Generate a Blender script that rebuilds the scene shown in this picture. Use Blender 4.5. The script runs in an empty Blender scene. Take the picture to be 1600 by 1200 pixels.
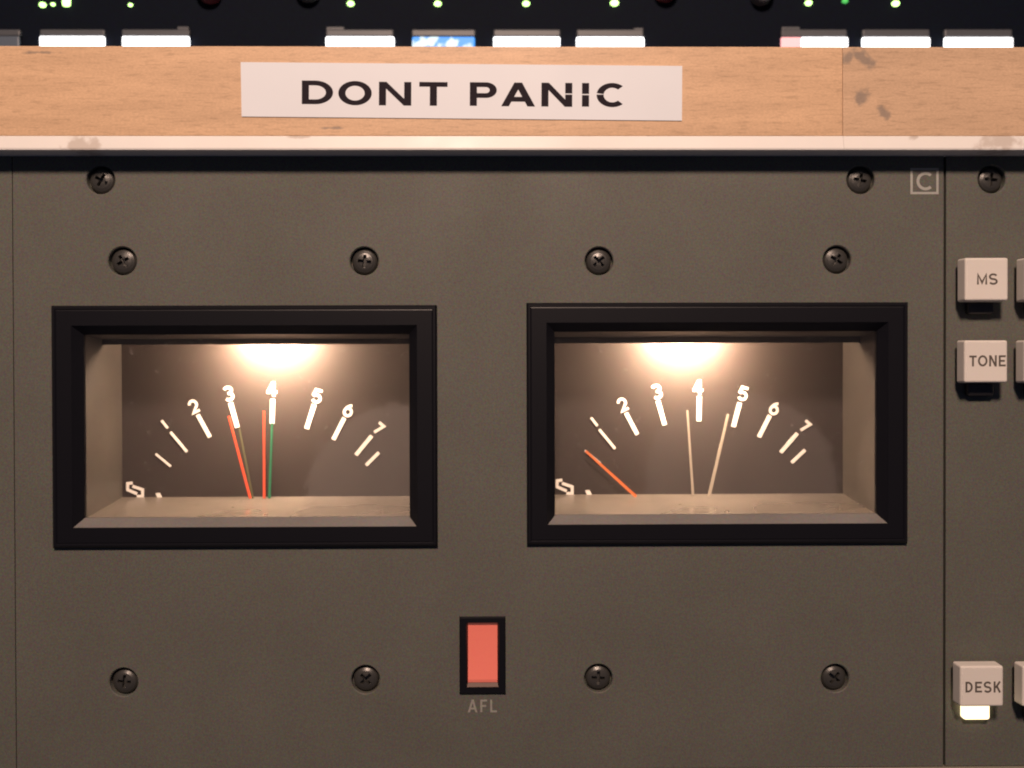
import bpy, bmesh, math, random
from mathutils import Matrix, Vector

random.seed(7)
S = 0.001                       # everything below is written in millimetres
scene = bpy.context.scene
COL = scene.collection

# ------------------------------------------------------------------ camera
DIST = 261.0                    # camera to panel front, mm
FPX = 1536.0                    # focal length in pixels of a 1600 px wide frame
def _rot(pitch, yaw, roll):
    return (Matrix.Rotation(yaw, 3, 'Z') @ Matrix.Rotation(pitch, 3, 'X') @ Matrix.Rotation(roll, 3, 'Y'))
CAMROT = _rot(math.radians(-0.5176), math.radians(-0.6426), math.radians(0.1465))
cam_d = bpy.data.cameras.new('camera')
cam_d.sensor_width = 36.0
cam_d.lens = 36.0 * FPX / 1600.0
cam_d.clip_start = 0.01
cam_d.clip_end = 20.0
cam_d.dof.use_dof = True
cam_d.dof.focus_distance = DIST * S
cam_d.dof.aperture_fstop = 11.0
cam = bpy.data.objects.new('camera', cam_d)
COL.objects.link(cam)
m = Matrix.Identity(4)
for r in range(3):
    m[r][0] = CAMROT[r][0]; m[r][1] = CAMROT[r][2]; m[r][2] = -CAMROT[r][1]
m[1][3] = -DIST * S
cam.matrix_world = m
scene.camera = cam

# ------------------------------------------------------------------ world and room light
world = bpy.data.worlds.new('World')
scene.world = world
world.use_nodes = True
bg = world.node_tree.nodes['Background']
bg.inputs[0].default_value = (0.55, 0.62, 1.0, 1)
bg.inputs[1].default_value = 0.05

lamp_d = bpy.data.lights.new('room_lamp', 'AREA')
lamp_d.shape = 'DISK'
lamp_d.size = 0.105
lamp_d.energy = 6.5
lamp_d.color = (1.0, 0.72, 0.575)
lamp = bpy.data.objects.new('room_lamp', lamp_d)
COL.objects.link(lamp)
lamp.location = (-0.02, -0.60, 0.465)
lamp.rotation_euler = (Vector((0, 0, 0.0)) - lamp.location).to_track_quat('-Z', 'Y').to_euler()

vs = scene.view_settings
vs.view_transform = 'Standard'
vs.look = 'None'
vs.exposure = 0.0
vs.gamma = 1.0
vs.use_curve_mapping = False
scene.render.engine = 'CYCLES'
scene.cycles.use_denoising = True
scene.cycles.filter_width = 2.0
scene.cycles.sample_clamp_indirect = 6.0
scene.cycles.max_bounces = 8

# ------------------------------------------------------------------ helpers
def P(px, py, y=0.0):
    """point (mm) at depth y that stands behind pixel px,py of the 1600x1200 frame"""
    d = CAMROT @ Vector(((px - 800.0) / FPX, 1.0, (600.0 - py) / FPX))
    t = (y + DIST) / d.y
    return Vector((d.x * t, y, d.z * t))
def X(px, py, y=0.0): return P(px, py, y).x
def Z(px, py, y=0.0): return P(px, py, y).z

class MB:
    def __init__(s): s.v = []; s.f = []; s.smooth = False
    def add(s, vs_, fs_):
        n = len(s.v); s.v += [Vector(q) for q in vs_]; s.f += [tuple(n + i for i in q) for q in fs_]; return s
    def box(s, x0, x1, y0, y1, z0, z1):
        if x0 > x1: x0, x1 = x1, x0
        if y0 > y1: y0, y1 = y1, y0
        if z0 > z1: z0, z1 = z1, z0
        return s.add([(x0,y0,z0),(x1,y0,z0),(x1,y1,z0),(x0,y1,z0),(x0,y0,z1),(x1,y0,z1),(x1,y1,z1),(x0,y1,z1)],
                     [(0,3,2,1),(4,5,6,7),(0,1,5,4),(1,2,6,5),(2,3,7,6),(3,0,4,7)])
    def prism(s, poly, y0, y1):
        """poly: list of (x,z) anticlockwise as seen from the camera; y0 front, y1 back"""
        n = len(poly)
        a = sum(poly[i][0]*poly[(i+1)%n][1] - poly[(i+1)%n][0]*poly[i][1] for i in range(n))
        if a < 0: poly = poly[::-1]
        vs_ = [(p[0], y0, p[1]) for p in poly] + [(p[0], y1, p[1]) for p in poly]
        fs_ = [tuple(range(n)), tuple(range(2*n-1, n-1, -1))]
        fs_ += [(i, i+n, (i+1)%n+n, (i+1)%n) for i in range(n)]
        return s.add(vs_, fs_)
    def lathe(s, cx, cz, prof, seg=32, capf=True, capb=True):
        """prof: list of (radius, y) from front to back, about an axis along y"""
        vs_ = []; fs_ = []
        for r, y in prof:
            for k in range(seg):
                a = 2*math.pi*k/seg
                vs_.append((cx + r*math.cos(a), y, cz + r*math.sin(a)))
        for i in range(len(prof)-1):
            for k in range(seg):
                k2 = (k+1) % seg
                fs_.append((i*seg+k, (i+1)*seg+k, (i+1)*seg+k2, i*seg+k2))
        if capf: fs_.append(tuple(range(seg)))
        if capb: fs_.append(tuple((len(prof)-1)*seg + k for k in range(seg-1, -1, -1)))
        return s.add(vs_, fs_)
    def loft(s, rings, close=True):
        """rings: lists of equally many points"""
        n = len(rings[0]); vs_ = [p for r in rings for p in r]; fs_ = []
        for i in range(len(rings)-1):
            for k in range(n):
                k2 = (k+1) % n
                fs_.append((i*n+k, (i+1)*n+k, (i+1)*n+k2, i*n+k2))
        return s.add(vs_, fs_)
    def build(s, name, mat, parent=None, origin=None, bevel=0, seg=2, smooth=False):
        o0 = Vector((0,0,0))
        if origin is not None: o0 = Vector(origin)
        elif parent is not None: o0 = ORIG[parent.name]
        me = bpy.data.meshes.new(name)
        me.from_pydata([tuple((q - o0) * S) for q in s.v], [], s.f)
        me.materials.append(mat)
        bm = bmesh.new(); bm.from_mesh(me)
        bmesh.ops.recalc_face_normals(bm, faces=bm.faces)
        bm.to_mesh(me); bm.free()
        if smooth:
            for p in me.polygons: p.use_smooth = True
        ob = bpy.data.objects.new(name, me)
        COL.objects.link(ob)
        if bevel:
            b = ob.modifiers.new('bevel', 'BEVEL'); b.width = bevel * S; b.segments = seg; b.limit_method = 'ANGLE'
            b.angle_limit = math.radians(40)
        if parent is not None:
            ob.parent = parent
            ORIG[ob.name] = o0
        else:
            ob.location = o0 * S
            ORIG[ob.name] = o0
        return ob
ORIG = {}
def empty(name, loc):
    o = bpy.data.objects.new(name, None)
    o.empty_display_size = 0.005
    COL.objects.link(o); o.location = Vector(loc) * S
    ORIG[o.name] = Vector(loc)
    return o
def tag(o, label, cat, group=None):
    o['label'] = label; o['category'] = cat
    if group: o['group'] = group
    return o
def cut(ob, cutter_mb):
    me = bpy.data.meshes.new('cutter')
    o0 = ORIG[ob.name]
    me.from_pydata([tuple((q - o0) * S) for q in cutter_mb.v], [], cutter_mb.f)
    bm = bmesh.new(); bm.from_mesh(me); bmesh.ops.recalc_face_normals(bm, faces=bm.faces); bm.to_mesh(me); bm.free()
    c = bpy.data.objects.new('cutter', me); COL.objects.link(c)
    c.matrix_world = ob.matrix_world.copy()
    c.location = ob.location
    md = ob.modifiers.new('cut', 'BOOLEAN'); md.operation = 'DIFFERENCE'; md.solver = 'EXACT'; md.object = c
    bpy.context.view_layer.update()
    dg = bpy.context.evaluated_depsgraph_get()
    new = bpy.data.meshes.new_from_object(ob.evaluated_get(dg))
    ob.modifiers.remove(md)
    old = ob.data; ob.data = new; new.name = old.name
    bpy.data.objects.remove(c); bpy.data.meshes.remove(me); bpy.data.meshes.remove(old)

# ------------------------------------------------------------------ materials
def mat(name, color, rough=0.5, spec=0.5, metal=0.0, speckle=0.0, sp_scale=2.5, bump=0.0, bp_scale=3.0, big=0.0,
        emit=None, emit_s=0.0, coat=0.0):
    """speckle / bump scales are in features per millimetre"""
    mt = bpy.data.materials.new(name); mt.use_nodes = True
    nt = mt.node_tree; N = nt.nodes; L = nt.links
    b = N['Principled BSDF']
    b.inputs['Base Color'].default_value = (*color, 1)
    b.inputs['Roughness'].default_value = rough
    b.inputs['Specular IOR Level'].default_value = spec
    b.inputs['Metallic'].default_value = metal
    b.inputs['Coat Weight'].default_value = coat
    if emit:
        b.inputs['Emission Color'].default_value = (*emit, 1)
        b.inputs['Emission Strength'].default_value = emit_s
    tc = N.new('ShaderNodeTexCoord')
    src = None
    if speckle:
        no = N.new('ShaderNodeTexNoise'); no.inputs['Scale'].default_value = sp_scale * 1000
        no.inputs['Detail'].default_value = 2.0
        L.new(tc.outputs['Object'], no.inputs['Vector'])
        hs = N.new('ShaderNodeMix'); hs.data_type = 'RGBA'; hs.blend_type = 'OVERLAY'
        hs.inputs['Factor'].default_value = speckle
        hs.inputs['A'].default_value = (*color, 1)
        L.new(no.outputs['Color'], hs.inputs['B'])
        src = hs.outputs['Result']
    if big:
        n2 = N.new('ShaderNodeTexNoise'); n2.inputs['Scale'].default_value = 45
        n2.inputs['Detail'].default_value = 4.0
        L.new(tc.outputs['Object'], n2.inputs['Vector'])
        mr = N.new('ShaderNodeMapRange'); mr.inputs['From Min'].default_value = 0.3; mr.inputs['From Max'].default_value = 0.7
        mr.inputs['To Min'].default_value = 1 - big; mr.inputs['To Max'].default_value = 1 + big
        L.new(n2.outputs['Fac'], mr.inputs['Value'])
        vm = N.new('ShaderNodeVectorMath'); vm.operation = 'SCALE'
        if src is None: vm.inputs[0].default_value = color
        else: L.new(src, vm.inputs[0])
        L.new(mr.outputs['Result'], vm.inputs['Scale'])
        src = vm.outputs['Vector']
    if src is not None: L.new(src, b.inputs['Base Color'])
    if big:                                            # hands and cleaning leave uneven sheen
        n4 = N.new('ShaderNodeTexNoise'); n4.inputs['Scale'].default_value = 28; n4.inputs['Detail'].default_value = 3
        n4.inputs['Distortion'].default_value = 0.3
        L.new(tc.outputs['Object'], n4.inputs['Vector'])
        m4 = N.new('ShaderNodeMapRange'); m4.inputs['From Min'].default_value = 0.35; m4.inputs['From Max'].default_value = 0.65
        m4.inputs['To Min'].default_value = max(0.1, rough - 0.08); m4.inputs['To Max'].default_value = rough + 0.1
        L.new(n4.outputs['Fac'], m4.inputs['Value']); L.new(m4.outputs['Result'], b.inputs['Roughness'])
    if bump:
        n3 = N.new('ShaderNodeTexNoise'); n3.inputs['Scale'].default_value = bp_scale * 1000
        n3.inputs['Detail'].default_value = 3.0
        L.new(tc.outputs['Object'], n3.inputs['Vector'])
        bp = N.new('ShaderNodeBump'); bp.inputs['Strength'].default_value = bump; bp.inputs['Distance'].default_value = 0.0001
        L.new(n3.outputs['Fac'], bp.inputs['Height']); L.new(bp.outputs['Normal'], b.inputs['Normal'])
    return mt

def spot_mask(nt, spots, rag=1.3, edge=(0.35, 1.25)):
    """returns a socket 0..1 that is 1 inside ragged spots: (x, z, rx, rz) in mm, object space"""
    N = nt.nodes; L = nt.links
    tc = N.new('ShaderNodeTexCoord')
    no = N.new('ShaderNodeTexNoise'); no.inputs['Scale'].default_value = 420; no.inputs['Detail'].default_value = 5
    L.new(tc.outputs['Object'], no.inputs['Vector'])
    total = None
    for (x, z, rx, rz, ang) in spots:
        mp = N.new('ShaderNodeMapping'); mp.vector_type = 'TEXTURE'
        mp.inputs['Location'].default_value = (x*S, 0, z*S)
        mp.inputs['Rotation'].default_value = (0, math.radians(ang), 0)
        mp.inputs['Scale'].default_value = (rx*S, 1, rz*S)
        L.new(tc.outputs['Object'], mp.inputs['Vector'])
        ln = N.new('ShaderNodeVectorMath'); ln.operation = 'LENGTH'
        L.new(mp.outputs['Vector'], ln.inputs[0])
        ad = N.new('ShaderNodeMath'); ad.operation = 'MULTIPLY_ADD'
        L.new(no.outputs['Fac'], ad.inputs[0]); ad.inputs[1].default_value = rag * 2
        ad.inputs[2].default_value = -rag
        a2 = N.new('ShaderNodeMath'); a2.operation = 'ADD'
        L.new(ad.outputs[0], a2.inputs[0]); L.new(ln.outputs['Value'], a2.inputs[1])
        mr = N.new('ShaderNodeMapRange'); mr.interpolation_type = 'SMOOTHSTEP'
        mr.inputs['From Min'].default_value = edge[0]; mr.inputs['From Max'].default_value = edge[1]
        mr.inputs['To Min'].default_value = 1.0; mr.inputs['To Max'].default_value = 0.0
        L.new(a2.outputs[0], mr.inputs['Value'])
        if total is None: total = mr.outputs['Result']
        else:
            mx = N.new('ShaderNodeMath'); mx.operation = 'MAXIMUM'
            L.new(total, mx.inputs[0]); L.new(mr.outputs['Result'], mx.inputs[1]); total = mx.outputs[0]
    return total

def wood_mat(name, seed, tint, spots=()):
    mt = bpy.data.materials.new(name); mt.use_nodes = True
    nt = mt.node_tree; N = nt.nodes; L = nt.links
    b = N['Principled BSDF']; b.inputs['Roughness'].default_value = 0.42; b.inputs['Specular IOR Level'].default_value = 0.35
    tc = N.new('ShaderNodeTexCoord')
    def noise(scale, sx, sz, det=3.0, off=0.0, dist=0.0):
        mp = N.new('ShaderNodeMapping'); mp.inputs['Scale'].default_value = (sx, 1, sz); mp.inputs['Location'].default_value = (seed + off, seed*0.7 + off, seed*1.3)
        mp.inputs['Rotation'].default_value = (0, math.radians(1.2), 0)
        L.new(tc.outputs['Object'], mp.inputs['Vector'])
        no = N.new('ShaderNodeTexNoise'); no.inputs['Scale'].default_value = scale; no.inputs['Detail'].default_value = det
        no.inputs['Distortion'].default_value = dist
        L.new(mp.outputs['Vector'], no.inputs['Vector']); return no.outputs['Fac']
    def ramp(fac, a, bb, c0, c1):
        mr = N.new('ShaderNodeMapRange'); mr.inputs['From Min'].default_value = a; mr.inputs['From Max'].default_value = bb
        mr.inputs['To Min'].default_value = c0; mr.inputs['To Max'].default_value = c1
        L.new(fac, mr.inputs['Value']); return mr.outputs['Result']
    broad = ramp(noise(16, 1.0, 6.0, 4, 0, 1.2), 0.3, 0.7, 0.94, 1.05)
    streak = ramp(noise(300, 0.10, 1.0, 4, 3.1, 0.3), 0.3, 0.7, 0.91, 1.08)
    fleck = ramp(noise(1500, 0.15, 1.0, 3, 7.7), 0.52, 0.70, 1.0, 0.80)
    fine = ramp(noise(2600, 0.5, 1.0, 1, 1.7), 0.3, 0.7, 0.93, 1.07)
    prod = broad
    for q in (streak, fleck, fine):
        mu = N.new('ShaderNodeMath'); mu.operation = 'MULTIPLY'
        L.new(prod, mu.inputs[0]); L.new(q, mu.inputs[1]); prod = mu.outputs[0]
    vm = N.new('ShaderNodeVectorMath'); vm.operation = 'SCALE'; vm.inputs[0].default_value = tint
    L.new(prod, vm.inputs['Scale'])
    out = vm.outputs['Vector']
    if spots:
        mk = spot_mask(nt, spots)
        sc = N.new('ShaderNodeMath'); sc.operation = 'MULTIPLY'; sc.inputs[1].default_value = 0.62
        L.new(mk, sc.inputs[0])
        mx = N.new('ShaderNodeMix'); mx.data_type = 'RGBA'; mx.inputs['B'].default_value = (0.15, 0.145, 0.14, 1)
        L.new(sc.outputs[0], mx.inputs['Factor']); L.new(out, mx.inputs['A']); out = mx.outputs['Result']
    L.new(out, b.inputs['Base Color'])
    bp = N.new('ShaderNodeBump'); bp.inputs['Strength'].default_value = 0.12; bp.inputs['Distance'].default_value = 0.0001
    L.new(prod, bp.inputs['Height']); L.new(bp.outputs['Normal'], b.inputs['Normal'])
    return mt

M = {}
M['panel'] = mat('panel_paint', (0.112, 0.112, 0.096), 0.62, 0.35, speckle=0.55, sp_scale=1.9, bump=0.35, bp_scale=2.6, big=0.05)
M['panel2'] = mat('side_panel_paint', (0.112, 0.113, 0.096), 0.62, 0.35, speckle=0.55, sp_scale=1.9, bump=0.35, bp_scale=2.6, big=0.05)
M['chassis'] = mat('chassis_steel', (0.03, 0.03, 0.03), 0.6)
M['black'] = mat('black_plastic', (0.006, 0.006, 0.0085), 0.38, 0.3, bump=0.12, bp_scale=4)
M['housing'] = mat('housing_grey', (0.035, 0.030, 0.026), 0.42, 0.45, speckle=0.3, sp_scale=1.2, big=0.2)
M['sill'] = mat('sill_grey', (0.062, 0.053, 0.045), 0.30, 0.6, speckle=0.3, sp_scale=1.2, big=0.12)
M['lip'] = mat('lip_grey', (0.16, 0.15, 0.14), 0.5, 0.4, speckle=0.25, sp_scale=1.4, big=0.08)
M['ceiling'] = mat('housing_roof', (0.05, 0.046, 0.042), 0.55, 0.3, speckle=0.2)
M['reflector'] = mat('reflector_white', (0.16, 0.15, 0.14), 0.6)
M['dial'] = mat('dial_face', (0.034, 0.0265, 0.024), 0.6, 0.25, speckle=0.25, sp_scale=1.5, bump=0.15, bp_scale=3)
M['mark'] = mat('dial_print', (0.72, 0.69, 0.65), 0.6, 0.2)
M['bulb'] = mat('bulb_glass', (0.8, 0.7, 0.6), 0.3, emit=(1.0, 0.70, 0.48), emit_s=1150.0)
M['red'] = mat('needle_red', (0.62, 0.085, 0.04), 0.45)
M['green'] = mat('needle_green', (0.02, 0.15, 0.075), 0.45)
M['green_repeat'] = mat('needle_green_repeat', (0.085, 0.09, 0.045), 0.45)  # dimmer repeat of the green needle at its other position
M['cream_needle'] = mat('needle_cream', (0.36, 0.32, 0.26), 0.45)
M['orange'] = mat('needle_orange', (0.75, 0.19, 0.06), 0.4)
M['screw'] = mat('blackened_steel', (0.066, 0.064, 0.058), 0.34, 0.9, metal=0.35, bump=0.25, bp_scale=3)
M['print'] = mat('panel_print', (0.36, 0.36, 0.33), 0.6, speckle=0.3)
M['print_dim'] = mat('worn_panel_print', (0.29, 0.285, 0.25), 0.6, speckle=0.5, sp_scale=3.5)
M['tape'] = mat('label_film', (0.765, 0.81, 0.86), 0.5, 0.3, speckle=0.06, sp_scale=2.5, big=0.015)
M['ink'] = mat('label_ink', (0.016, 0.011, 0.017), 0.7, 0.15)
M['cap'] = mat('button_cream', (0.74, 0.70, 0.64), 0.45, 0.4, speckle=0.10, sp_scale=2.2, big=0.03)
M['legend'] = mat('button_legend', (0.10, 0.085, 0.07), 0.6)
M['stem'] = mat('button_stem', (0.02, 0.02, 0.022), 0.5)
M['lens_off'] = mat('dark_lens', (0.03, 0.028, 0.03), 0.25)
M['lens_on'] = mat('lit_lens', (0.9, 0.85, 0.8), 0.3, emit=(1.0, 0.76, 0.44), emit_s=2.4)
M['lens_red'] = mat('red_lens', (0.78, 0.19, 0.14), 0.35, 0.4, emit=(1.0, 0.24, 0.17), emit_s=0.12, speckle=0.08, sp_scale=1.2)
M['lens_edge'] = mat('red_lens_edge', (0.22, 0.15, 0.125), 0.4)
M['key_body'] = mat('key_translucent_grey', (0.075, 0.082, 0.092), 0.45, speckle=0.15)
M['key_dark'] = mat('key_unlit', (0.10, 0.13, 0.17), 0.4)
M['key_white'] = mat('key_lit_white', (0.8, 0.8, 0.8), 0.4, emit=(0.93, 0.97, 1.0), emit_s=2.6)
M['key_pink'] = mat('key_lit_pink', (0.8, 0.5, 0.5), 0.4, emit=(1.0, 0.42, 0.46), emit_s=0.85)
M['console'] = mat('console_black', (0.003, 0.0055, 0.012), 0.7, 0.08, speckle=0.5, sp_scale=1.0, bump=0.2, bp_scale=1.5)
M['led'] = mat('led_green', (0.3, 0.8, 0.2), 0.3, emit=(0.55, 1.0, 0.28), emit_s=4.0)
M['led_dim'] = mat('led_green_dim', (0.05, 0.3, 0.05), 0.3, emit=(0.15, 0.9, 0.2), emit_s=0.6)
M['knob_red'] = mat('knob_red', (0.30, 0.07, 0.08), 0.5)
M['knob_grey'] = mat('knob_grey', (0.16, 0.16, 0.17), 0.5)

# the blue and white patterned display
mt = bpy.data.materials.new('key_lit_pattern'); mt.use_nodes = True
nt = mt.node_tree; b = nt.nodes['Principled BSDF']
tc = nt.nodes.new('ShaderNodeTexCoord'); no = nt.nodes.new('ShaderNodeTexNoise'); no.inputs['Scale'].default_value = 240
no.inputs['Detail'].default_value = 1.5
cr = nt.nodes.new('ShaderNodeValToRGB')
cr.color_ramp.elements[0].position = 0.46; cr.color_ramp.elements[0].color = (0.06, 0.36, 1.0, 1)
cr.color_ramp.elements[1].position = 0.54; cr.color_ramp.elements[1].color = (0.80, 0.95, 1.0, 1)
nt.links.new(tc.outputs['Object'], no.inputs['Vector']); nt.links.new(no.outputs['Fac'], cr.inputs['Fac'])
nt.links.new(cr.outputs['Color'], b.inputs['Emission Color']); b.inputs['Emission Strength'].default_value = 1.15; b.inputs['Base Color'].default_value = (0.02, 0.03, 0.05, 1)
M['key_pattern'] = mt

# clear window pane: mostly lets light through, mirrors a little by its angle
mt = bpy.data.materials.new('window_pane'); mt.use_nodes = True
nt = mt.node_tree; nt.nodes.remove(nt.nodes['Principled BSDF'])
tr = nt.nodes.new('ShaderNodeBsdfTransparent'); gl = nt.nodes.new('ShaderNodeBsdfGlossy'); fr = nt.nodes.new('ShaderNodeFresnel')
gl.inputs['Roughness'].default_value = 0.03; fr.inputs['IOR'].default_value = 1.45
mx = nt.nodes.new('ShaderNodeMixShader')
nt.links.new(fr.outputs[0], mx.inputs[0]); nt.links.new(tr.outputs[0], mx.inputs[1]); nt.links.new(gl.outputs[0], mx.inputs[2])
nt.links.new(mx.outputs[0], nt.nodes['Material Output'].inputs['Surface'])
M['glass'] = mt
def painted_reflection_pane(name, spots, amount):
    """the same pane with fine dust and a pale patch painted in as a reflection"""
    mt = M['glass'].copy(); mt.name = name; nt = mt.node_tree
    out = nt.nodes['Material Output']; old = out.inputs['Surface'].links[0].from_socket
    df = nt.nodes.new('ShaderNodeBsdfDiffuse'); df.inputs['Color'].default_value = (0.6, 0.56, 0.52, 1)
    mk = spot_mask(nt, spots, 0.12, (0.93, 1.03))  # outline of the reflection that is put into the pane's colour
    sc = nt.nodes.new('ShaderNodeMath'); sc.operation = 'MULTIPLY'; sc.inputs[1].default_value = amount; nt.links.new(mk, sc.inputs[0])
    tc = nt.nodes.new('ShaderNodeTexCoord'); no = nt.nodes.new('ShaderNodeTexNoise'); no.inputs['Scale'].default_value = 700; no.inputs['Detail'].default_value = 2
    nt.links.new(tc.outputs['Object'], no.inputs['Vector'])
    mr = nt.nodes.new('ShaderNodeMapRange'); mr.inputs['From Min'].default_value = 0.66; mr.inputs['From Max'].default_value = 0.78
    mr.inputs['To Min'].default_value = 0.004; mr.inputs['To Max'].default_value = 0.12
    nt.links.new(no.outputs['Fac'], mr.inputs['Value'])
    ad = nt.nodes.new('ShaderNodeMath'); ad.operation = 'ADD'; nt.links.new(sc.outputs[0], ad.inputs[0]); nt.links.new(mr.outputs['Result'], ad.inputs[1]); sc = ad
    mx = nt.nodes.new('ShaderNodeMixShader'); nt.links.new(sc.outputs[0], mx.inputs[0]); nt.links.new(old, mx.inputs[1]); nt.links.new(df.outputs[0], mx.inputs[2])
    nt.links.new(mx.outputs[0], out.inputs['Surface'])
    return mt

# ------------------------------------------------------------------ stroke lettering
def arc(cx, cy, rx, ry, a0, a1, n=14):
    return [(cx + rx*math.cos(math.radians(a0 + (a1-a0)*i/n)), cy + ry*math.sin(math.radians(a0 + (a1-a0)*i/n))) for i in range(n+1)]
def ribbon(pts, w, closed=False):
    """outline polygons (quads) of a stroke with mitred joins"""
    n = len(pts); L_ = []; R_ = []
    for i in range(n):
        if closed: a = pts[i-1]; c = pts[(i+1) % n]
        else: a = pts[max(i-1, 0)]; c = pts[min(i+1, n-1)]
        p = pts[i]
        def nrm(u, v):
            dx, dy = v[0]-u[0], v[1]-u[1]; l = math.hypot(dx, dy) or 1; return (-dy/l, dx/l)
        if a == p: nn = nrm(p, c); k = 1
        elif c == p: nn = nrm(a, p); k = 1
        else:
            n1 = nrm(a, p); n2 = nrm(p, c); sx, sy = n1[0]+n2[0], n1[1]+n2[1]; l = math.hypot(sx, sy) or 1
            nn = (sx/l, sy/l); k = 1/max(0.45, nn[0]*n1[0] + nn[1]*n1[1])
        L_.append((p[0]+nn[0]*w/2*k, p[1]+nn[1]*w/2*k)); R_.append((p[0]-nn[0]*w/2*k, p[1]-nn[1]*w/2*k))
    return L_, R_, closed
def glyph(ch, w, h, s):
    """strokes of a letter inside a w x h box: ('l', points[, closed]) or ('p', polygon)"""
    i = s/2
    x0, x1, y0, y1 = i, w-i, i, h-i
    xm, ym = w/2, h/2
    if ch == 'D':
        r = min((y1-y0)/2, (x1-x0)*0.72)
        return [('l', [(x0, y0)] + arc(x1-r, ym, r, ym-y0, -90, 90, 20) + [(x0, y1)], True)]
    if ch == 'O': return [('l', arc(xm, ym, xm-i, ym-i, 0, 360, 40)[:-1], True)]
    if ch == 'C': return [('l', arc(xm, ym, xm-i, ym-i, 48, 312, 34))]
    if ch == 'C_broken': return [('l', arc(xm, ym, xm-i, ym-i, 48, 172, 18)), ('l', arc(xm, ym, xm-i, ym-i, 178, 312, 18))]
    if ch == 'N': return [('l', [(x0, 0), (x0, h)]), ('l', [(x1, 0), (x1, h)]), ('p', [(0, h), (s*1.05, h), (w, 0), (w-s*1.05, 0)])]
    if ch == 'N_broken': return [('l', [(x0, 0), (x0, h)]), ('l', [(x1, 0), (x1, h*0.51)]), ('l', [(x1, h*0.56), (x1, h)]),
                                 ('p', [(0, h), (s*1.05, h), (w, 0), (w-s*1.05, 0)])]
    if ch == 'T': return [('l', [(0, y1), (w, y1)]), ('l', [(xm, 0), (xm, y1-i)])]
    if ch == 'P':
        r = (y1 - h*0.44)/2
        return [('l', [(x0, 0), (x0, y1)] + arc(x1-r*0.9, y1-r, r*0.9, r, 90, -90, 16) + [(x0+i, y1-2*r)])]
    if ch == 'A':
        q = s*1.08
        return [('p', [(0, 0), (q, 0), (xm+q/2, h), (xm-q/2, h)]), ('p', [(w-q, 0), (w, 0), (xm+q/2, h), (xm-q/2, h)]),
                ('l', [(w*0.22, h*0.30), (w*0.78, h*0.30)])]
    if ch == 'I': return [('l', [(xm, 0), (xm, h)])]
    if ch == 'I_broken': return [('l', [(xm, 0), (xm, h*0.49)]), ('l', [(xm, h*0.54), (xm, h)])]
    if ch == 'M': return [('l', [(x0, 0), (x0, y1), (xm, h*0.16), (x1, y1), (x1, 0)])]
    if ch == 'E': return [('l', [(x1+i, y0), (x0, y0), (x0, y1), (x1+i, y1)]), ('l', [(x0, ym), (x1, ym)])]
    if ch == 'F': return [('l', [(x0, 0), (x0, y1), (w, y1)]), ('l', [(x0, ym), (w*0.85, ym)])]
    if ch == 'L': return [('l', [(x0, h), (x0, y0), (w, y0)])]
    if ch == 'K': return [('l', [(x0, 0), (x0, h)]), ('l', [(x1, h), (x0+i, h*0.42)]), ('l', [(x0+w*0.28, h*0.62), (x1, 0)])]
    if ch == 'S':
        r = (y1-y0)/4; rx = (x1-x0)/2
        return [('l', arc(xm, y1-r, rx, r, 25, 270, 14) + arc(xm, y0+r, rx, r, 90, -155, 14)[1:])]
    if ch == '2':
        r = h*0.27
        return [('l', arc(xm, y1-r, xm-i, r, 165, -35, 14) + [(x0+s*0.15, y0), (x1, y0)])]
    if ch == '3':
        r = (y1-y0)/4
        return [('l', arc(xm, y1-r, xm-i, r, 150, -80, 12) + arc(xm, y0+r, xm-i, r*1.02, 80, -150, 14))]
    if ch == '4': return [('l', [(w*0.68, 0), (w*0.68, h)]), ('l', [(w*0.60, h-i*0.6), (x0, h*0.34)]), ('l', [(0, h*0.30), (w, h*0.30)])]
    if ch == '5':
        r = h*0.245
        return [('l', [(x1, y1), (x0+w*0.12, y1), (x0+w*0.02, ym+i*0.5)] + arc(xm, y0+r, xm-i, r, 132, -150, 16))]
    if ch == '6':
        r = h*0.265
        return [('l', arc(xm, y0+r, xm-i, r, 0, 360, 30)[:-1], True), ('l', arc(x1+w*0.05, y0+r, x1+w*0.05-x0, h-i*0.7-y0-r, 112, 180, 10))]
    if ch == '7': return [('l', [(x0-i*0.6, y1), (x1, y1), (w*0.38, 0)])]
    if ch == '1': return [('l', [(xm, 0), (xm, h)])]
    raise KeyError(ch)
def write_glyph(name, ch, origin, ux, uz, w, h, s, y, mat_, parent, sx=1.0):
    """origin: (x,z) mm of the lower-left corner; ux/uz unit directions; sx stretches the glyph sideways; y front depth"""
    mb = MB(); k = 0
    def T_(p): return (origin[0] + ux[0]*p[0]*sx + uz[0]*p[1], origin[1] + ux[1]*p[0]*sx + uz[1]*p[1])
    for st in glyph(ch, w/sx, h, s):
        yy = y - 0.012*k; k += 1
        if st[0] == 'p':
            q = [T_(p) for p in st[1]]
            mb.add([(a, yy, c) for a, c in q], [tuple(range(len(q)))])
        else:
            Lf, Rt, cl = ribbon(st[1], s, len(st) > 2 and st[2])
            Lf = [T_(p) for p in Lf]; Rt = [T_(p) for p in Rt]; n = len(Lf)
            mb.add([(a, yy, c) for a, c in Lf] + [(a, yy, c) for a, c in Rt],
                   [(j, (j+1) % n, n + (j+1) % n, n + j) for j in range(n if cl else n-1)])
    return mb.build(name, mat_, parent)

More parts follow.
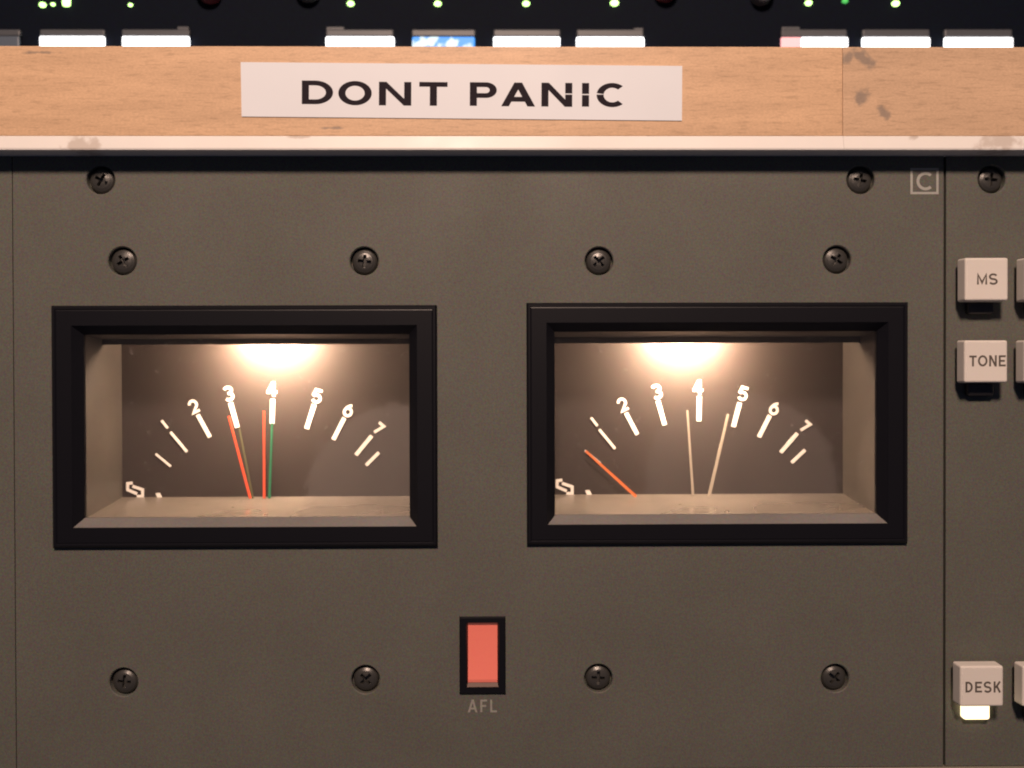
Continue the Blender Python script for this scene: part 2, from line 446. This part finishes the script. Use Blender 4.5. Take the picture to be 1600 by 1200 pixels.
# ------------------------------------------------------------------ panels
PT = 4.0                                               # panel thickness
z_top = Z(800, 236, -6.0) + 8                          # panels run up behind the wooden rail
z_bot = Z(1500, 1197.0, 0)
seam_l = 0.5*(X(20.5, 280) + X(24, 1180)); seam_r = 0.5*(X(1478, 280) + X(1474, 1180))
GAP = 0.32
METER = [dict(x0=-118.87, x1=-16.97, z0=-45.52, z1=18.66), dict(x0=6.81, x1=108.70, z0=-45.24, z1=19.20)]
YB = -1.5                                              # bezel front
for q in METER:                                        # from the panel plane to the bezel front
    for k_ in q: q[k_] *= (DIST + YB)/DIST

SCREWS_MAIN = [(157,281),(1345,281),(191,408),(569,408),(936,408),(1308,406),(193,1066),(571,1062),(935,1060),(1305,1060)]
SCREWS_SIDE = [(1550,280)]

def make_screw(parent, x, z, rot, src=None):
    if src is None:
        mb = MB(); mb.lathe(0, 0, [(0.5, 0.30), (1.3, 0.36), (2.2, 0.55), (2.9, 0.90), (3.3, 1.35), (3.4, 1.8), (3.4, 2.6)], 32)
        o = mb.build('screw', M['screw'], None, origin=(0, 0, 0))
        c = MB()
        for a in (0, math.pi/2):
            ca, sa = math.cos(a), math.sin(a)
            ring = []
            for (l, wd, y) in ((2.0, 0.46, -0.5), (1.5, 0.36, 1.7)):
                ring.append([(ca*u - sa*v, y, sa*u + ca*v) for u, v in ((-l, -wd), (l, -wd), (l, wd), (-l, wd))])
            cc = MB(); cc.add(ring[0] + ring[1], [(0,1,2,3), (7,6,5,4)] + [(i, i+4, (i+1)%4+4, (i+1)%4) for i in range(4)])
            cut(o, cc)
        for p in o.data.polygons: p.use_smooth = False
    else:
        o = src.copy(); COL.objects.link(o)
    o.parent = parent
    o.location = (Vector((x, 0, z)) - ORIG[parent.name]) * S
    o.rotation_euler = (0, rot, 0)
    return o

def panel(name, x0, x1, label, mat_, holes=(), screws=()):
    root = empty(name, ((x0+x1)/2, 0, z_bot))
    tag(root, label, 'panel')
    mb = MB(); mb.box(x0, x1, 0, PT, z_bot, z_top)
    plate = mb.build('plate', mat_, root)
    bpy.context.view_layer.update()
    c = MB()
    for (hx0, hx1, hz0, hz1) in holes: c.box(hx0, hx1, -2, PT+2, hz0, hz1)
    for (px, py) in screws:
        q = P(px, py)
        c.lathe(q.x, q.z, [(4.25, -1.0), (4.0, 0.0), (3.75, 0.25), (3.7, 2.3)], 40)
    if c.v:
        plate.location = (0, 0, 0)
        me_parent = plate.parent; plate.parent = None; plate.location = ORIG[root.name]*S
        bpy.context.view_layer.update()
        cut(plate, c)
        plate.parent = me_parent; plate.location = (0, 0, 0)
    bv = plate.modifiers.new('bevel', 'BEVEL'); bv.width = 0.12*S; bv.segments = 2; bv.limit_method = 'ANGLE'; bv.angle_limit = math.radians(50)
    return root

IND = dict(x0=X(718, 1020), x1=X(790, 1020), z0=Z(754, 1083), z1=Z(754, 963))
holes = [(q['x0']+4, q['x1']-4, q['z0']+4, q['z1']-4) for q in METER] + [(IND['x0']+0.8, IND['x1']-0.8, IND['z0']+0.8, IND['z1']-0.8)]
main_panel = panel('meter_panel', seam_l+0.1, seam_r-GAP, 'wide grey brown painted metal panel holding the two lit meters', M['panel'], holes, SCREWS_MAIN)
side_panel = panel('button_panel', seam_r+GAP, seam_r+60, 'narrow grey painted panel at the right carrying the cream push buttons', M['panel2'], (), SCREWS_SIDE)
edge_panel = panel('blank_panel', seam_l-40, seam_l-0.1, 'thin sliver of blank grey panel left of the left seam', M['panel2'])
first = None
for pr, lst in ((main_panel, SCREWS_MAIN), (side_panel, SCREWS_SIDE)):
    for (px, py) in lst:
        q = P(px, py)
        s_ = make_screw(pr, q.x, q.z, random.uniform(0, math.pi/2), first)
        if first is None: first = s_

# writing on the panels
a = P(1444.5, 283)
hw, hh = 22.2*0.17, 20.5*0.17
mb = MB()
o4 = [(a.x-hw, a.z-hh), (a.x+hw, a.z-hh), (a.x+hw, a.z+hh), (a.x-hw, a.z+hh)]
t_ = 0.62
i4 = [(a.x-hw+t_, a.z-hh+t_), (a.x+hw-t_, a.z-hh+t_), (a.x+hw-t_, a.z+hh-t_), (a.x-hw+t_, a.z+hh-t_)]
mb.add([(p[0], -0.02, p[1]) for p in o4] + [(p[0], -0.02, p[1]) for p in i4], [(i, (i+1)%4, (i+1)%4+4, i+4) for i in range(4)])
mb.build('square_outline', M['print'], main_panel)
write_glyph('letter', 'C', (a.x-2.15, a.z-2.45), (1,0), (0,1), 4.9, 4.9, 0.78, -0.02, M['print'], main_panel)
for ch, px0, px1 in (('A', 731, 746), ('F', 750.5, 761), ('L', 766, 776.5)):
    q0 = P(px0, 1113); q1 = P(px1, 1093)
    write_glyph('letter', ch, (q0.x, q0.z), (1,0), (0,1), q1.x-q0.x, q1.z-q0.z, 0.52, -0.02, M['print_dim'], main_panel)

# dark chassis behind the seams
mb = MB(); mb.box(seam_l-45, seam_r+65, 44, 46, z_bot-2, z_top)
o = mb.build('chassis_plate', M['chassis'], None, origin=(0, 45, z_bot-2)); o['kind'] = 'structure'

# ------------------------------------------------------------------ wooden rail with cream lipping, in two lengths
YR = -6.0
joint = X(1317, 140, YR)
rz1 = Z(800, 72.5, YR); rz0 = Z(800, 212.5, YR); lz0 = Z(800, 235, YR-0.6)
def rail(x0, x1, label, wm, lm, dx):
    root = empty('wooden_rail', ((x0+x1)/2, YR, lz0)); tag(root, label, 'rail', 'lengths of the wooden rail')
    mb = MB(); mb.box(x0, x1, YR, 16, rz0+0.05, rz1); mb.build('board', wm, root, bevel=0.22, seg=3)
    mb = MB()
    prof = [(YR-0.85, lz0+0.6), (YR-0.75, lz0+0.15), (YR-0.4, lz0), (10, lz0), (10, rz0), (YR-0.02, rz0), (YR-0.2, rz0-0.12)]
    n = len(prof)
    mb.add([(x0, y, z) for y, z in prof] + [(x1, y, z) for y, z in prof],
           [tuple(range(n)), tuple(range(2*n-1, n-1, -1))] + [(i, (i+1)%n, (i+1)%n+n, i+n) for i in range(n)])
    mb.build('lipping', lm, root)
    return root
def local_spots(xr0, xr1, lst):
    cx = (xr0+xr1)/2
    out = []
    for (px, py, rx, rz, ang) in lst:
        q = P(px, py, YR); out.append((q.x-cx, q.z-lz0, rx, rz, ang))
    return out
def lip_mat(name, spots):
    mt = mat(name, (0.82, 0.80, 0.76), 0.45, 0.3, speckle=0.08, sp_scale=1.5, big=0.03)
    nt = mt.node_tree; b = nt.nodes['Principled BSDF']; src = b.inputs['Base Color'].links[0].from_socket
    mk = spot_mask(nt, spots)
    sc = nt.nodes.new('ShaderNodeMath'); sc.operation = 'MULTIPLY'; sc.inputs[1].default_value = 0.5; nt.links.new(mk, sc.inputs[0])
    mx = nt.nodes.new('ShaderNodeMix'); mx.data_type = 'RGBA'; mx.inputs['B'].default_value = (0.36, 0.27, 0.2, 1)
    nt.links.new(sc.outputs[0], mx.inputs['Factor']); nt.links.new(src, mx.inputs['A']); nt.links.new(mx.outputs['Result'], b.inputs['Base Color'])
    return mt
xl, xr = X(-140, 140, YR), X(1760, 140, YR)
rail_a = rail(xl, joint-0.03, 'long beech rail with cream lower edge carrying the DONT PANIC label',
     wood_mat('beech_long', 2.3, (0.66, 0.44, 0.268), local_spots(xl, joint, [(60, 82, 5, 0.5, 0), (520, 200, 4, 0.4, 0)])),
     lip_mat('cream_lipping_long', local_spots(xl, joint, [(128, 226, 4.0, 2.6, 0), (148, 228, 1.8, 2.4, 0), (470, 214, 3.0, 0.5, 0)])), 0)
rail_b = rail(joint+0.03, xr, 'short right hand length of beech rail with three grey smudges',
     wood_mat('beech_short', 9.1, (0.61, 0.42, 0.27), local_spots(joint, xr, [(1350, 92, 3.4, 2.0, 35), (1345, 150, 2.8, 2.0, -40), (1381, 177, 1.3, 2.2, -30), (1325, 90, 1.6, 1.6, 0)])),
     lip_mat('cream_lipping_short', local_spots(joint, xr, [(1428, 213, 1.5, 1.2, 0), (1560, 224, 6, 3, 0)])), 0)

# ------------------------------------------------------------------ printed label on the rail
YL = YR - 0.24
lab = empty('label_tape', P(720, 185, YR)); tag(lab, 'white printed label strip stuck on the wooden rail reading DONT PANIC', 'label')
mb = MB()
mb.prism([(P(px, py, YL).x, P(px, py, YL).z) for px, py in ((377.5, 182), (1065.5, 188.5), (1066, 103), (376, 97))], YL, YR-0.002)
mb.build('film', M['tape'], lab)
q0 = P(480, 162.3, YL); q1 = P(975, 166.8, YL); u = (q1-q0).normalized(); ux = (u.x, u.z); uz = (-u.z, u.x)
kmm = (DIST+YL)/FPX
for ch, px0, px1, pb, pt in (('D', 471.5, 520, 162.6, 126.0), ('O', 528.5, 580.5, 164.3, 126.6), ('N', 592, 642.3, 164.6, 128), ('T', 655, 699, 165, 128.2),
                             ('P', 734, 776, 165.3, 128.6), ('A', 783, 836, 166.0, 129), ('N_broken', 845.8, 894, 166.4, 129.4),
                             ('I_broken', 909, 920.5, 166.6, 129.8), ('C_broken', 932, 981, 167.2, 129.6)):
    q = P(px0, pb, YL)
    write_glyph('letter', ch, (q.x, q.z), ux, uz, (px1-px0)*kmm, (pb-pt)*kmm, 7.4*kmm, YL-0.02, M['ink'], lab, sx=1.5)

# ------------------------------------------------------------------ meters
YA = 1.1          # aperture depth
YD = 27.0         # dial depth
YN = 24.0         # needle depth
def rect_ring(x0, x1, z0, z1, y): return [(x0, y, z0), (x1, y, z0), (x1, y, z1), (x0, y, z1)]
def strip(p0, p1, w0, w1, y, th):
    """flat bar from pixel p0 to p1; widths in mm"""
    a = P(*p0, y); b_ = P(*p1, y); d = (b_ - a).normalized(); n = Vector((-d.z, 0, d.x))
    mb = MB()
    mb.prism([((a+n*w0/2).x, (a+n*w0/2).z), ((a-n*w0/2).x, (a-n*w0/2).z), ((b_-n*w1/2).x, (b_-n*w1/2).z), ((b_+n*w1/2).x, (b_+n*w1/2).z)], y, y+th)
    return mb
def meter(q, label, ceil_py, floor_py, lamp_px, ticks, nums, needles, logo, reflection_spots, film):  # film: strength of the pale reflection painted on the pane
    x0, x1, z0, z1 = q['x0'], q['x1'], q['z0'], q['z1']
    cx = (x0+x1)/2
    root = empty('level_meter', (cx, YB, z0)); tag(root, label, 'meter', 'lit level meters in the panel')
    FW, CH = 5.25, 2.3
    # bezel: outer side, rounded lip, flat face, chamfer into the aperture
    rings = [rect_ring(x0, x1, z0, z1, 0.05), rect_ring(x0, x1, z0, z1, YB+0.5), rect_ring(x0+0.5, x1-0.5, z0+0.5, z1-0.5, YB),
             rect_ring(x0+0.95, x1-0.95, z0+0.95, z1-0.95, YB), rect_ring(x0+1.15, x1-1.15, z0+1.15, z1-1.15, YB+0.22), rect_ring(x0+1.4, x1-1.4, z0+1.4, z1-1.4, YB+0.12),
             rect_ring(x0+FW, x1-FW, z0+FW, z1-FW, YB+0.12),
             rect_ring(x0+FW+CH*0.9, x1-FW-CH*0.9, z0+FW+CH*0.9, z1-FW-CH*0.9, YA-0.3),
             rect_ring(x0+FW+CH, x1-FW-CH, z0+FW+CH, z1-FW-CH, YA),
             rect_ring(x0+FW+CH, x1-FW-CH, z0+FW+CH, z1-FW-CH, YA+1.2),
             rect_ring(x0+4.2, x1-4.2, z0+4.2, z1-4.2, YA+1.2), rect_ring(x0+4.2, x1-4.2, z0+4.2, z1-4.2, 0.05)]
    mb = MB(); mb.loft(rings + [rings[0]])
    mb.build('bezel', M['black'], root)
    ax0, ax1, az0, az1 = x0+FW+CH, x1-FW-CH, z0+FW+CH, z1-FW-CH
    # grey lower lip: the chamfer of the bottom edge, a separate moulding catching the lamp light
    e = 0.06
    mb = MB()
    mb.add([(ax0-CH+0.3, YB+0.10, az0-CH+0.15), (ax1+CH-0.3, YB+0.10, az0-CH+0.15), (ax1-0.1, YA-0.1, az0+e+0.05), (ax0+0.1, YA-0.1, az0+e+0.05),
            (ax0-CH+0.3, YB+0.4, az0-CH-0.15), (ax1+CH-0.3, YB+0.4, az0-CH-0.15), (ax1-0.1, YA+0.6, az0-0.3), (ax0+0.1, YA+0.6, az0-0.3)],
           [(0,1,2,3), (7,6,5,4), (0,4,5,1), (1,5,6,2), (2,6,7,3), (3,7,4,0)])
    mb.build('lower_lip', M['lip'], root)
    # recess: floor, roof, side walls
    fz = Z(cx, floor_py, YD) if False else P(lamp_px, floor_py, YD).z
    cz = P(lamp_px, ceil_py, YD).z
    T = 1.2; ys = YA + 1.24
    mb = MB(); mb.add([(ax0, ys, az0), (ax1, ys, az0), (ax1, YD, fz), (ax0, YD, fz), (ax0, ys, az0-T), (ax1, ys, az0-T), (ax1, YD, fz-T), (ax0, YD, fz-T)],
                      [(0,1,2,3), (7,6,5,4), (0,4,5,1), (1,5,6,2), (2,6,7,3), (3,7,4,0)])
    mb.build('recess_floor', M['sill'], root)
    yslot = 14.0
    zs = az1 + (cz-az1)*(yslot-ys)/(YD-ys)
    mb = MB(); mb.add([(ax0, ys, az1), (ax1, ys, az1), (ax1, yslot, zs), (ax0, yslot, zs), (ax0, ys, az1+T), (ax1, ys, az1+T), (ax1, yslot, zs+T), (ax0, yslot, zs+T)],
                      [(3,2,1,0), (4,5,6,7), (0,1,5,4), (1,2,6,5), (2,3,7,6), (3,0,4,7)])
    mb.build('recess_roof', M['ceiling'], root)
    lx = P(lamp_px, ceil_py, YD).x
    zlip = P(lamp_px, ceil_py, yslot-0.4).z
    mb = MB(); mb.box(ax0+0.02, ax1-0.02, yslot-0.8, yslot-0.02, zlip, zs+0.6); mb.build('roof_lip', M['ceiling'], root)
    for sx in (0, 1):
        xa = ax0 if sx == 0 else ax1
        xb = xa - T if sx == 0 else xa + T
        poly = [(ys, az0-T), (YD+1, az0-T), (YD+1, az1+14), (yslot-1, az1+14), (ys, az1+T)]
        n = len(poly); mb = MB()
        mb.add([(xa, y, z) for y, z in poly] + [(xb, y, z) for y, z in poly],
               [tuple(range(n)), tuple(range(2*n-1, n-1, -1))] + [(i, (i+1)%n, (i+1)%n+n, i+n) for i in range(n)])
        mb.build('recess_wall', M['housing'], root)
    mb = MB(); mb.box(ax0, ax1, YD, YD+1.2, fz-2.5, az1+14); dial = mb.build('dial', M['dial'], root)
    # lamp chamber above the roof
    mb = MB(); mb.box(ax0, ax1, yslot-1, YD+1.2, az1+14, az1+15.2); mb.build('chamber_roof', M['reflector'], root)
    mb = MB(); mb.box(ax0, ax1, yslot-1.6, yslot-0.4, zs+T+0.02, az1+14); mb.build('chamber_wall', M['reflector'], root)
    lx = P(lamp_px, ceil_py, YD).x
    ly, lz = 20.5, cz + 4.4
    mb = MB(); mb.lathe(0, 0, [(0.25, -1.0), (0.55, -0.84), (0.84, -0.55), (1.0, 0.0), (0.84, 0.55), (0.55, 0.84), (0.25, 1.0)], 20)
    for v in mb.v: v.x = lx + v.x*9.0; v.y = ly + v.y*2.4; v.z = lz + v.z*2.4
    mb.build('bulb', M['bulb'], root, smooth=True)
    mb = MB(); mb.box(lx-2.2, lx+2.2, ly-1.4, ly+1.4, lz+2.3, az1+14); mb.build('bulb_holder', M['reflector'], root)
    # printed scale
    for (p0, p1, w) in ticks:
        strip(p0, p1, w*0.75*0.187, w*0.75*0.187, YD-0.10, 0.08).build('tick', M['mark'], dial)
    for (ch, (px, py), ang, hpx, wpx, spx) in nums:
        k = 0.187*0.86; c = P(px, py, YD)
        aa = math.radians(ang); ux_ = (math.cos(aa), math.sin(aa)); uz_ = (-math.sin(aa), math.cos(aa))
        w, h = wpx*k, hpx*k
        o_ = (c.x - ux_[0]*w/2 - uz_[0]*h/2, c.z - ux_[1]*w/2 - uz_[1]*h/2)
        write_glyph('numeral', ch, o_, ux_, uz_, w, h, spx*k*0.93, YD-0.10, M['mark'], dial)
    dxl, dyl = logo
    for pts in (((207.5,754.6),(199.6,755.4),(199.6,765.2),(214.5,771.6)), ((207.2,759.6),(223,765.0),(223,775.2),(214.0,775.6))):
        pl = [(P(a_+dxl, b_+dyl, YD).x, P(a_+dxl, b_+dyl, YD).z) for a_, b_ in pts]
        Lf, Rt, cl = ribbon(pl, 4.6*0.187); n = len(Lf); mb = MB()
        mb.add([(a_, YD-0.1, c_) for a_, c_ in Lf] + [(a_, YD-0.1, c_) for a_, c_ in Rt], [(j, j+1, n+j+1, n+j) for j in range(n-1)])
        mb.build('emblem', M['mark'], dial)
    pl = [P(a_+dxl, b_+dyl, YD) for a_, b_ in ((243, 770.5), (250, 770), (254, 777.5), (246, 777.5))]
    mb = MB(); mb.add([(p.x, YD-0.1, p.z) for p in pl], [(0,1,2,3)]); mb.build('print_mark', M['mark'], dial)
    for (p0, p1, w, mkey, dy) in needles:
        strip(p0, p1, w*0.184*0.75, w*0.184, YN+dy, 0.25).build('needle', M[mkey], root)
    mb = MB(); mb.box(ax0-0.7, ax1+0.7, YA+0.3, YA+0.8, az0-0.7, az1+0.7); mb.build('window_pane', painted_reflection_pane('painted_reflection_pane', [(P(a_, b_, YA).x-cx, P(a_, b_, YA).z-z0, rx_, rz_, an_) for a_, b_, rx_, rz_, an_ in reflection_spots], film), root)  # film: strength of the painted reflection
    return root

meter(METER[0], 'lit level meter on the left with one red and one green needle, each in two positions', 538, 776, 430,
    [((243.2,709.2),(266.8,728.8),4.6), ((266.4,675.2),(292,706),5.6), ((308.8,648),(328,683),8.5), ((360,629),(371,668),10), ((426,623.5),(425,662),10),
     ((491,632),(479,670),10), ((538,653),(520.8,687),9), ((580.8,681),(556,711),8), ((592,707),(572,727),7)],
    [('1',(257.5,663),38,18,6,5), ('2',(303,635),27,26,18,5.4), ('3',(357,615),14,28,19,5.8), ('4',(425,608),0,27,19,5.6), ('5',(495.5,619),-16,27,19,5.6),
     ('6',(545,641),-27,26,18,5.4), ('7',(592,669),-40,22,15,5.5)],
    [((357,650),(391,779),4.1,'red',-0.5), ((412.3,642),(412.7,779),4.1,'red',-0.5), ((373.5,669),(395,779),2.8,'green_repeat',0.6), ((425,660),(420.8,779),4.0,'green',0.6)],  # one red and one green needle, each added again where it swung
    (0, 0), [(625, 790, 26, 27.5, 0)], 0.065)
meter(METER[1], 'lit level meter on the right with one pale needle in two positions and one orange needle', 536, 772, 1068,
    [((914,704),(938,724),4.6), ((936.4,671),(961,701),5.6), ((978,645),(996,679),8.5), ((1028,626),(1038.8,664),9.5), ((1092.8,619),(1092,658),10),
     ((1156,629),(1146,667),10), ((1203,649),(1186,683),9), ((1246,677),(1220,707),8), ((1258,703),(1237,723),7)],
    [('1',(928.5,659),38,19,6,5), ('2',(973,632),27,26,18,5.2), ('3',(1026,612),14,28,19,5.6), ('4',(1090.5,605),0,27,19,5.4), ('5',(1161,615),-16,27,19,5.6),
     ('6',(1210.4,638),-27,26,18,5.2), ('7',(1258,666),-40,22,15,5.5)],
    [((1074,641),(1083,775),4.0,'cream_needle',-0.5), ((1138,647),(1108,775),4.8,'cream_needle',0.3), ((915,704.5),(994,776),4.6,'orange',-0.9)],  # second pale needle is added: the same needle at its other position
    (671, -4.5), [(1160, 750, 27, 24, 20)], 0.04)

# ------------------------------------------------------------------ AFL indicator
x0, x1, z0, z1 = IND['x0'], IND['x1'], IND['z0'], IND['z1']
ind = empty('indicator_lamp', ((x0+x1)/2, 0, z0)); tag(ind, 'small upright red indicator lens in black frame above the letters AFL', 'indicator')
wx0, wx1, wz0, wz1 = X(731, 1020), X(777.5, 1020), Z(754, 1072), Z(754, 974)
mb = MB(); mb.loft([rect_ring(x0, x1, z0, z1, 0.05), rect_ring(x0, x1, z0, z1, -0.5), rect_ring(x0+0.3, x1-0.3, z0+0.3, z1-0.3, -0.8),
                    rect_ring(wx0-0.35, wx1+0.35, wz0-0.15, wz1+0.35, -0.8), rect_ring(wx0, wx1, wz0, wz1, 0.6), rect_ring(wx0, wx1, wz0, wz1, 3.0),
                    rect_ring(x0+0.9, x1-0.9, z0+0.9, z1-0.9, 3.0), rect_ring(x0+0.9, x1-0.9, z0+0.9, z1-0.9, 0.05), rect_ring(x0, x1, z0, z1, 0.05)])
mb.build('frame', M['black'], ind)
lzb = Z(754, 1064.5)
mb = MB()
hl = wz1 - lzb
prof = [(0.15 - 1.25*(1-t)**2.0, lzb + hl*t) for t in (1.0, 0.85, 0.7, 0.55, 0.42, 0.3, 0.2, 0.12, 0.05)] + [(-0.85, lzb), (2.5, lzb), (2.5, wz1)]
n = len(prof); e = 0.05
mb.add([(wx0+e, y, z) for y, z in prof] + [(wx1-e, y, z) for y, z in prof],
       [tuple(range(n)), tuple(range(2*n-1, n-1, -1))] + [(i, (i+1)%n, (i+1)%n+n, i+n) for i in range(n)])
mb.build('lens', M['lens_red'], ind, smooth=False)
mb = MB()
mb.add([(wx0+e, -0.7, lzb-0.05), (wx1-e, -0.7, lzb-0.05), (wx1+0.25, -0.95, wz0+0.05), (wx0-0.25, -0.95, wz0+0.05), (wx0+e, 2, lzb-0.05), (wx1-e, 2, lzb-0.05), (wx1-e, 2, wz0+0.05), (wx0+e, 2, wz0+0.05)],
       [(0,1,2,3), (7,6,5,4), (0,4,5,1), (1,5,6,2), (2,6,7,3), (3,7,4,0)])
mb.build('lens_ledge', M['lens_edge'], ind)

# ------------------------------------------------------------------ push buttons
def button(px0, px1, py0, py1, text, lit, label, lx0=None, lx1=None):
    yf, yb = -6.6, -2.1
    a = P(px0, py1, yf); b_ = P(px1, py0, yf)
    cx, cz = (a.x+b_.x)/2, (a.z+b_.z)/2
    root = empty('push_button', (cx, 0, a.z)); tag(root, label, 'button', 'cream push buttons')
    mb = MB(); t = 0.12
    mb.loft([rect_ring(a.x+t, b_.x-t, a.z+t, b_.z-t, yf), rect_ring(a.x, b_.x, a.z, b_.z, yb)])
    mb.add(rect_ring(a.x+t, b_.x-t, a.z+t, b_.z-t, yf), [(0,1,2,3)]); mb.add(rect_ring(a.x, b_.x, a.z, b_.z, yb), [(3,2,1,0)])
    bm_ = mb.build('cap', M['cap'], root)
    bmx = bmesh.new(); bmx.from_mesh(bm_.data); bmesh.ops.remove_doubles(bmx, verts=bmx.verts, dist=1e-6)
    bmesh.ops.recalc_face_normals(bmx, faces=bmx.faces); bmx.to_mesh(bm_.data); bmx.free()
    bv = bm_.modifiers.new('bevel', 'BEVEL'); bv.width = 0.55*S; bv.segments = 4; bv.limit_method = 'ANGLE'; bv.angle_limit = math.radians(40)
    for p in bm_.data.polygons: p.use_smooth = False
    mb = MB(); mb.box(cx-2.8, cx+2.8, yb+0.01, 0.5, cz-2.8, cz+2.8); mb.build('stem', M['stem'], root)
    # little window under the cap
    w0 = P(px0+6.5, py1+20.5, -2.4); w1 = P(px0+47.5, py1, -2.4); w1.z = a.z + 0.15
    mb = MB(); mb.box(w0.x, w1.x, -2.4, 0.3, w0.z, w1.z)
    mb.build('lamp_window', M['lens_on'] if lit else M['lens_off'], root, bevel=0.7, seg=3)
    k = (DIST+yf)/FPX
    for ch, q0, q1, pb, pt in text:
        g = P(q0, pb, yf)
        write_glyph('letter', ch, (g.x, g.z), (1,0), (0,1), (q1-q0)*k, (pb-pt)*k, 3.0*k, yf-0.03, M['legend'], root)
    return root
button(1507.5, 1576.5, 402, 470.5, (('M',1526.5,1542.5,444.5,427.5), ('S',1545,1559,445,427)), False, 'cream square push button marked MS, topmost in its column')
button(1506.5, 1575.5, 531, 598.5, (('T',1514.5,1526,572.5,555.5), ('O',1528,1543,572.5,555), ('N',1545.5,1557.5,572.5,555), ('E',1560.5,1571.5,572.5,555)), False, 'cream square push button marked TONE below the MS button')
button(1500, 1569, 1040, 1105, (('D',1508.5,1520,1082,1065), ('E',1523.5,1534.5,1082,1065), ('S',1537,1549.5,1082.5,1064.5), ('K',1552.5,1564,1082,1064.5)), True, 'cream square push button marked DESK with a glowing white window under it')
for (py0, py1, x0_, lb) in ((402, 470.5, 1601, 'cream push button cut by the right picture edge beside the MS button'),
                       (531, 598.5, 1600, 'cream push button cut by the right picture edge beside the TONE button'),
                       (1040, 1105, 1597.5, 'cream push button cut by the right picture edge beside the DESK button')):
    button(x0_, x0_+69, py0, py1, (), False, lb)

# ------------------------------------------------------------------ pale trim along the bottom edge
mb = MB(); mb.box(seam_l-45, seam_r+65, -0.6, 8, z_bot-14, z_bot-0.12)
o = mb.build('trim_strip', mat('trim_paint', (0.20, 0.185, 0.15), 0.5, speckle=0.3), None, origin=(0, 0, z_bot-14), bevel=0.3)
tag(o, 'pale trim strip along the lower edge of the panels', 'trim')

# ------------------------------------------------------------------ console behind the rail
YC = 70.0
con = empty('rear_console', P(800, 160, YC)); tag(con, 'dark console behind the wooden rail with green pinpoint lights', 'console')
mb = MB(); mb.box(X(-200, 0, YC), X(1800, 0, YC), YC, YC+4, Z(800, 160, YC), Z(800, -160, YC)); mb.build('face', M['console'], con)
for px, py, r, mk in ((67, 8, 1.15, 'led'), (83, 7, 0.75, 'led'), (204, 8, 0.75, 'led'), (548, 6, 1.2, 'led'), (684, 6, 1.2, 'led'), (822, 6, 1.2, 'led'), (960, 5, 1.4, 'led'),
                  (1263, 5, 1.2, 'led'), (1320, 2, 1.1, 'led_dim'), (1399, 6, 1.3, 'led')):
    q = P(px, py, YC)
    mb = MB(); mb.lathe(q.x, q.z, [(r*0.35, YC-r), (r*0.8, YC-r*0.7), (r, YC-r*0.2), (r, YC+0.5)], 16)
    for v in mb.v: v.z = q.z + (v.z - q.z)*0.72
    mb.build('green_light', M[mk], con, smooth=True)
q = P(104.5, 0, YC); mb = MB(); mb.box(q.x-1.3, q.x+1.3, YC-1.2, YC+0.5, q.z-2.3, q.z+3); mb.build('green_light', M['led'], con, bevel=0.8, seg=3)
for px, py, hw_, mk in ((322, -23, 4.2, 'knob_red'), (478, -24, 4.0, 'knob_grey'), (1042, -24, 3.9, 'knob_red'), (1194, -18, 3.8, 'knob_grey')):
    q = P(px, py, YC-5); mb = MB()
    mb.lathe(q.x, q.z, [(hw_*0.82, YC-5), (hw_, YC-4.2), (hw_*1.05, YC)], 24); mb.build('knob', M[mk], con)
def key(px0, px1, label, parts, tall=None):
    yf = YC - 2.0
    c = P((px0+px1)/2, 90, yf)
    root = empty('display_key', (c.x, yf, c.z)); tag(root, label, 'display key', 'lit display keys behind the rail')
    a = P(px0, 90, yf); b_ = P(px1, 45.5, yf)
    zt = Z(800, 57.5, yf)
    mb = MB(); mb.box(a.x, b_.x, yf, YC, zt, b_.z); mb.build('cap', M['key_body'], root, bevel=0.5)
    if tall:
        s0, s1, top = tall
        mb = MB(); mb.box(X(s0, 60, yf), X(s1, 60, yf), yf+0.3, YC, b_.z-0.4, Z(800, top, yf)); mb.build('raised_corner', M['key_body'], root, bevel=0.4)
    for (s0, s1, mk) in parts:
        mb = MB(); mb.box(X(s0, 60, yf), X(s1, 60, yf), yf-0.5, YC-1, a.z, zt-0.04); mb.build('lit_window', M[mk], root, bevel=0.5)
    return root
key(-72, 31, 'unlit grey blue display key at the far left behind the rail', [(-72, 31, 'key_dark')])
key(62, 163, 'glowing white display key beside the unlit one, left end of the rail', [(62, 163.5, 'key_white')])
key(190, 296, 'glowing white display key left of the wide dark gap, second from the left end', [(191, 296, 'key_white')], tall=(276, 294, 41))
key(509, 615, 'glowing white display key just left of the blue patterned key', [(509, 616, 'key_white')], tall=(509, 538, 41))
key(643, 743, 'display key glowing blue and white in patches', [(644, 742, 'key_pattern')])
key(771, 876, 'glowing white display key just right of the blue patterned key', [(771, 875, 'key_white')])
key(901, 1006, 'glowing white display key above the right end of the printed label', [(900.5, 1006.5, 'key_white')], tall=(990, 1006, 42))
key(1221, 1324, 'white display key with a pink left end', [(1220, 1252, 'key_pink'), (1252.3, 1325, 'key_white')], tall=(1222, 1251, 40))
key(1348, 1453, 'glowing white display key above the grey smudges on the rail', [(1347, 1453, 'key_white')])
key(1476, 1582, 'glowing white display key at the far right behind the rail', [(1475.5, 1582.5, 'key_white')])
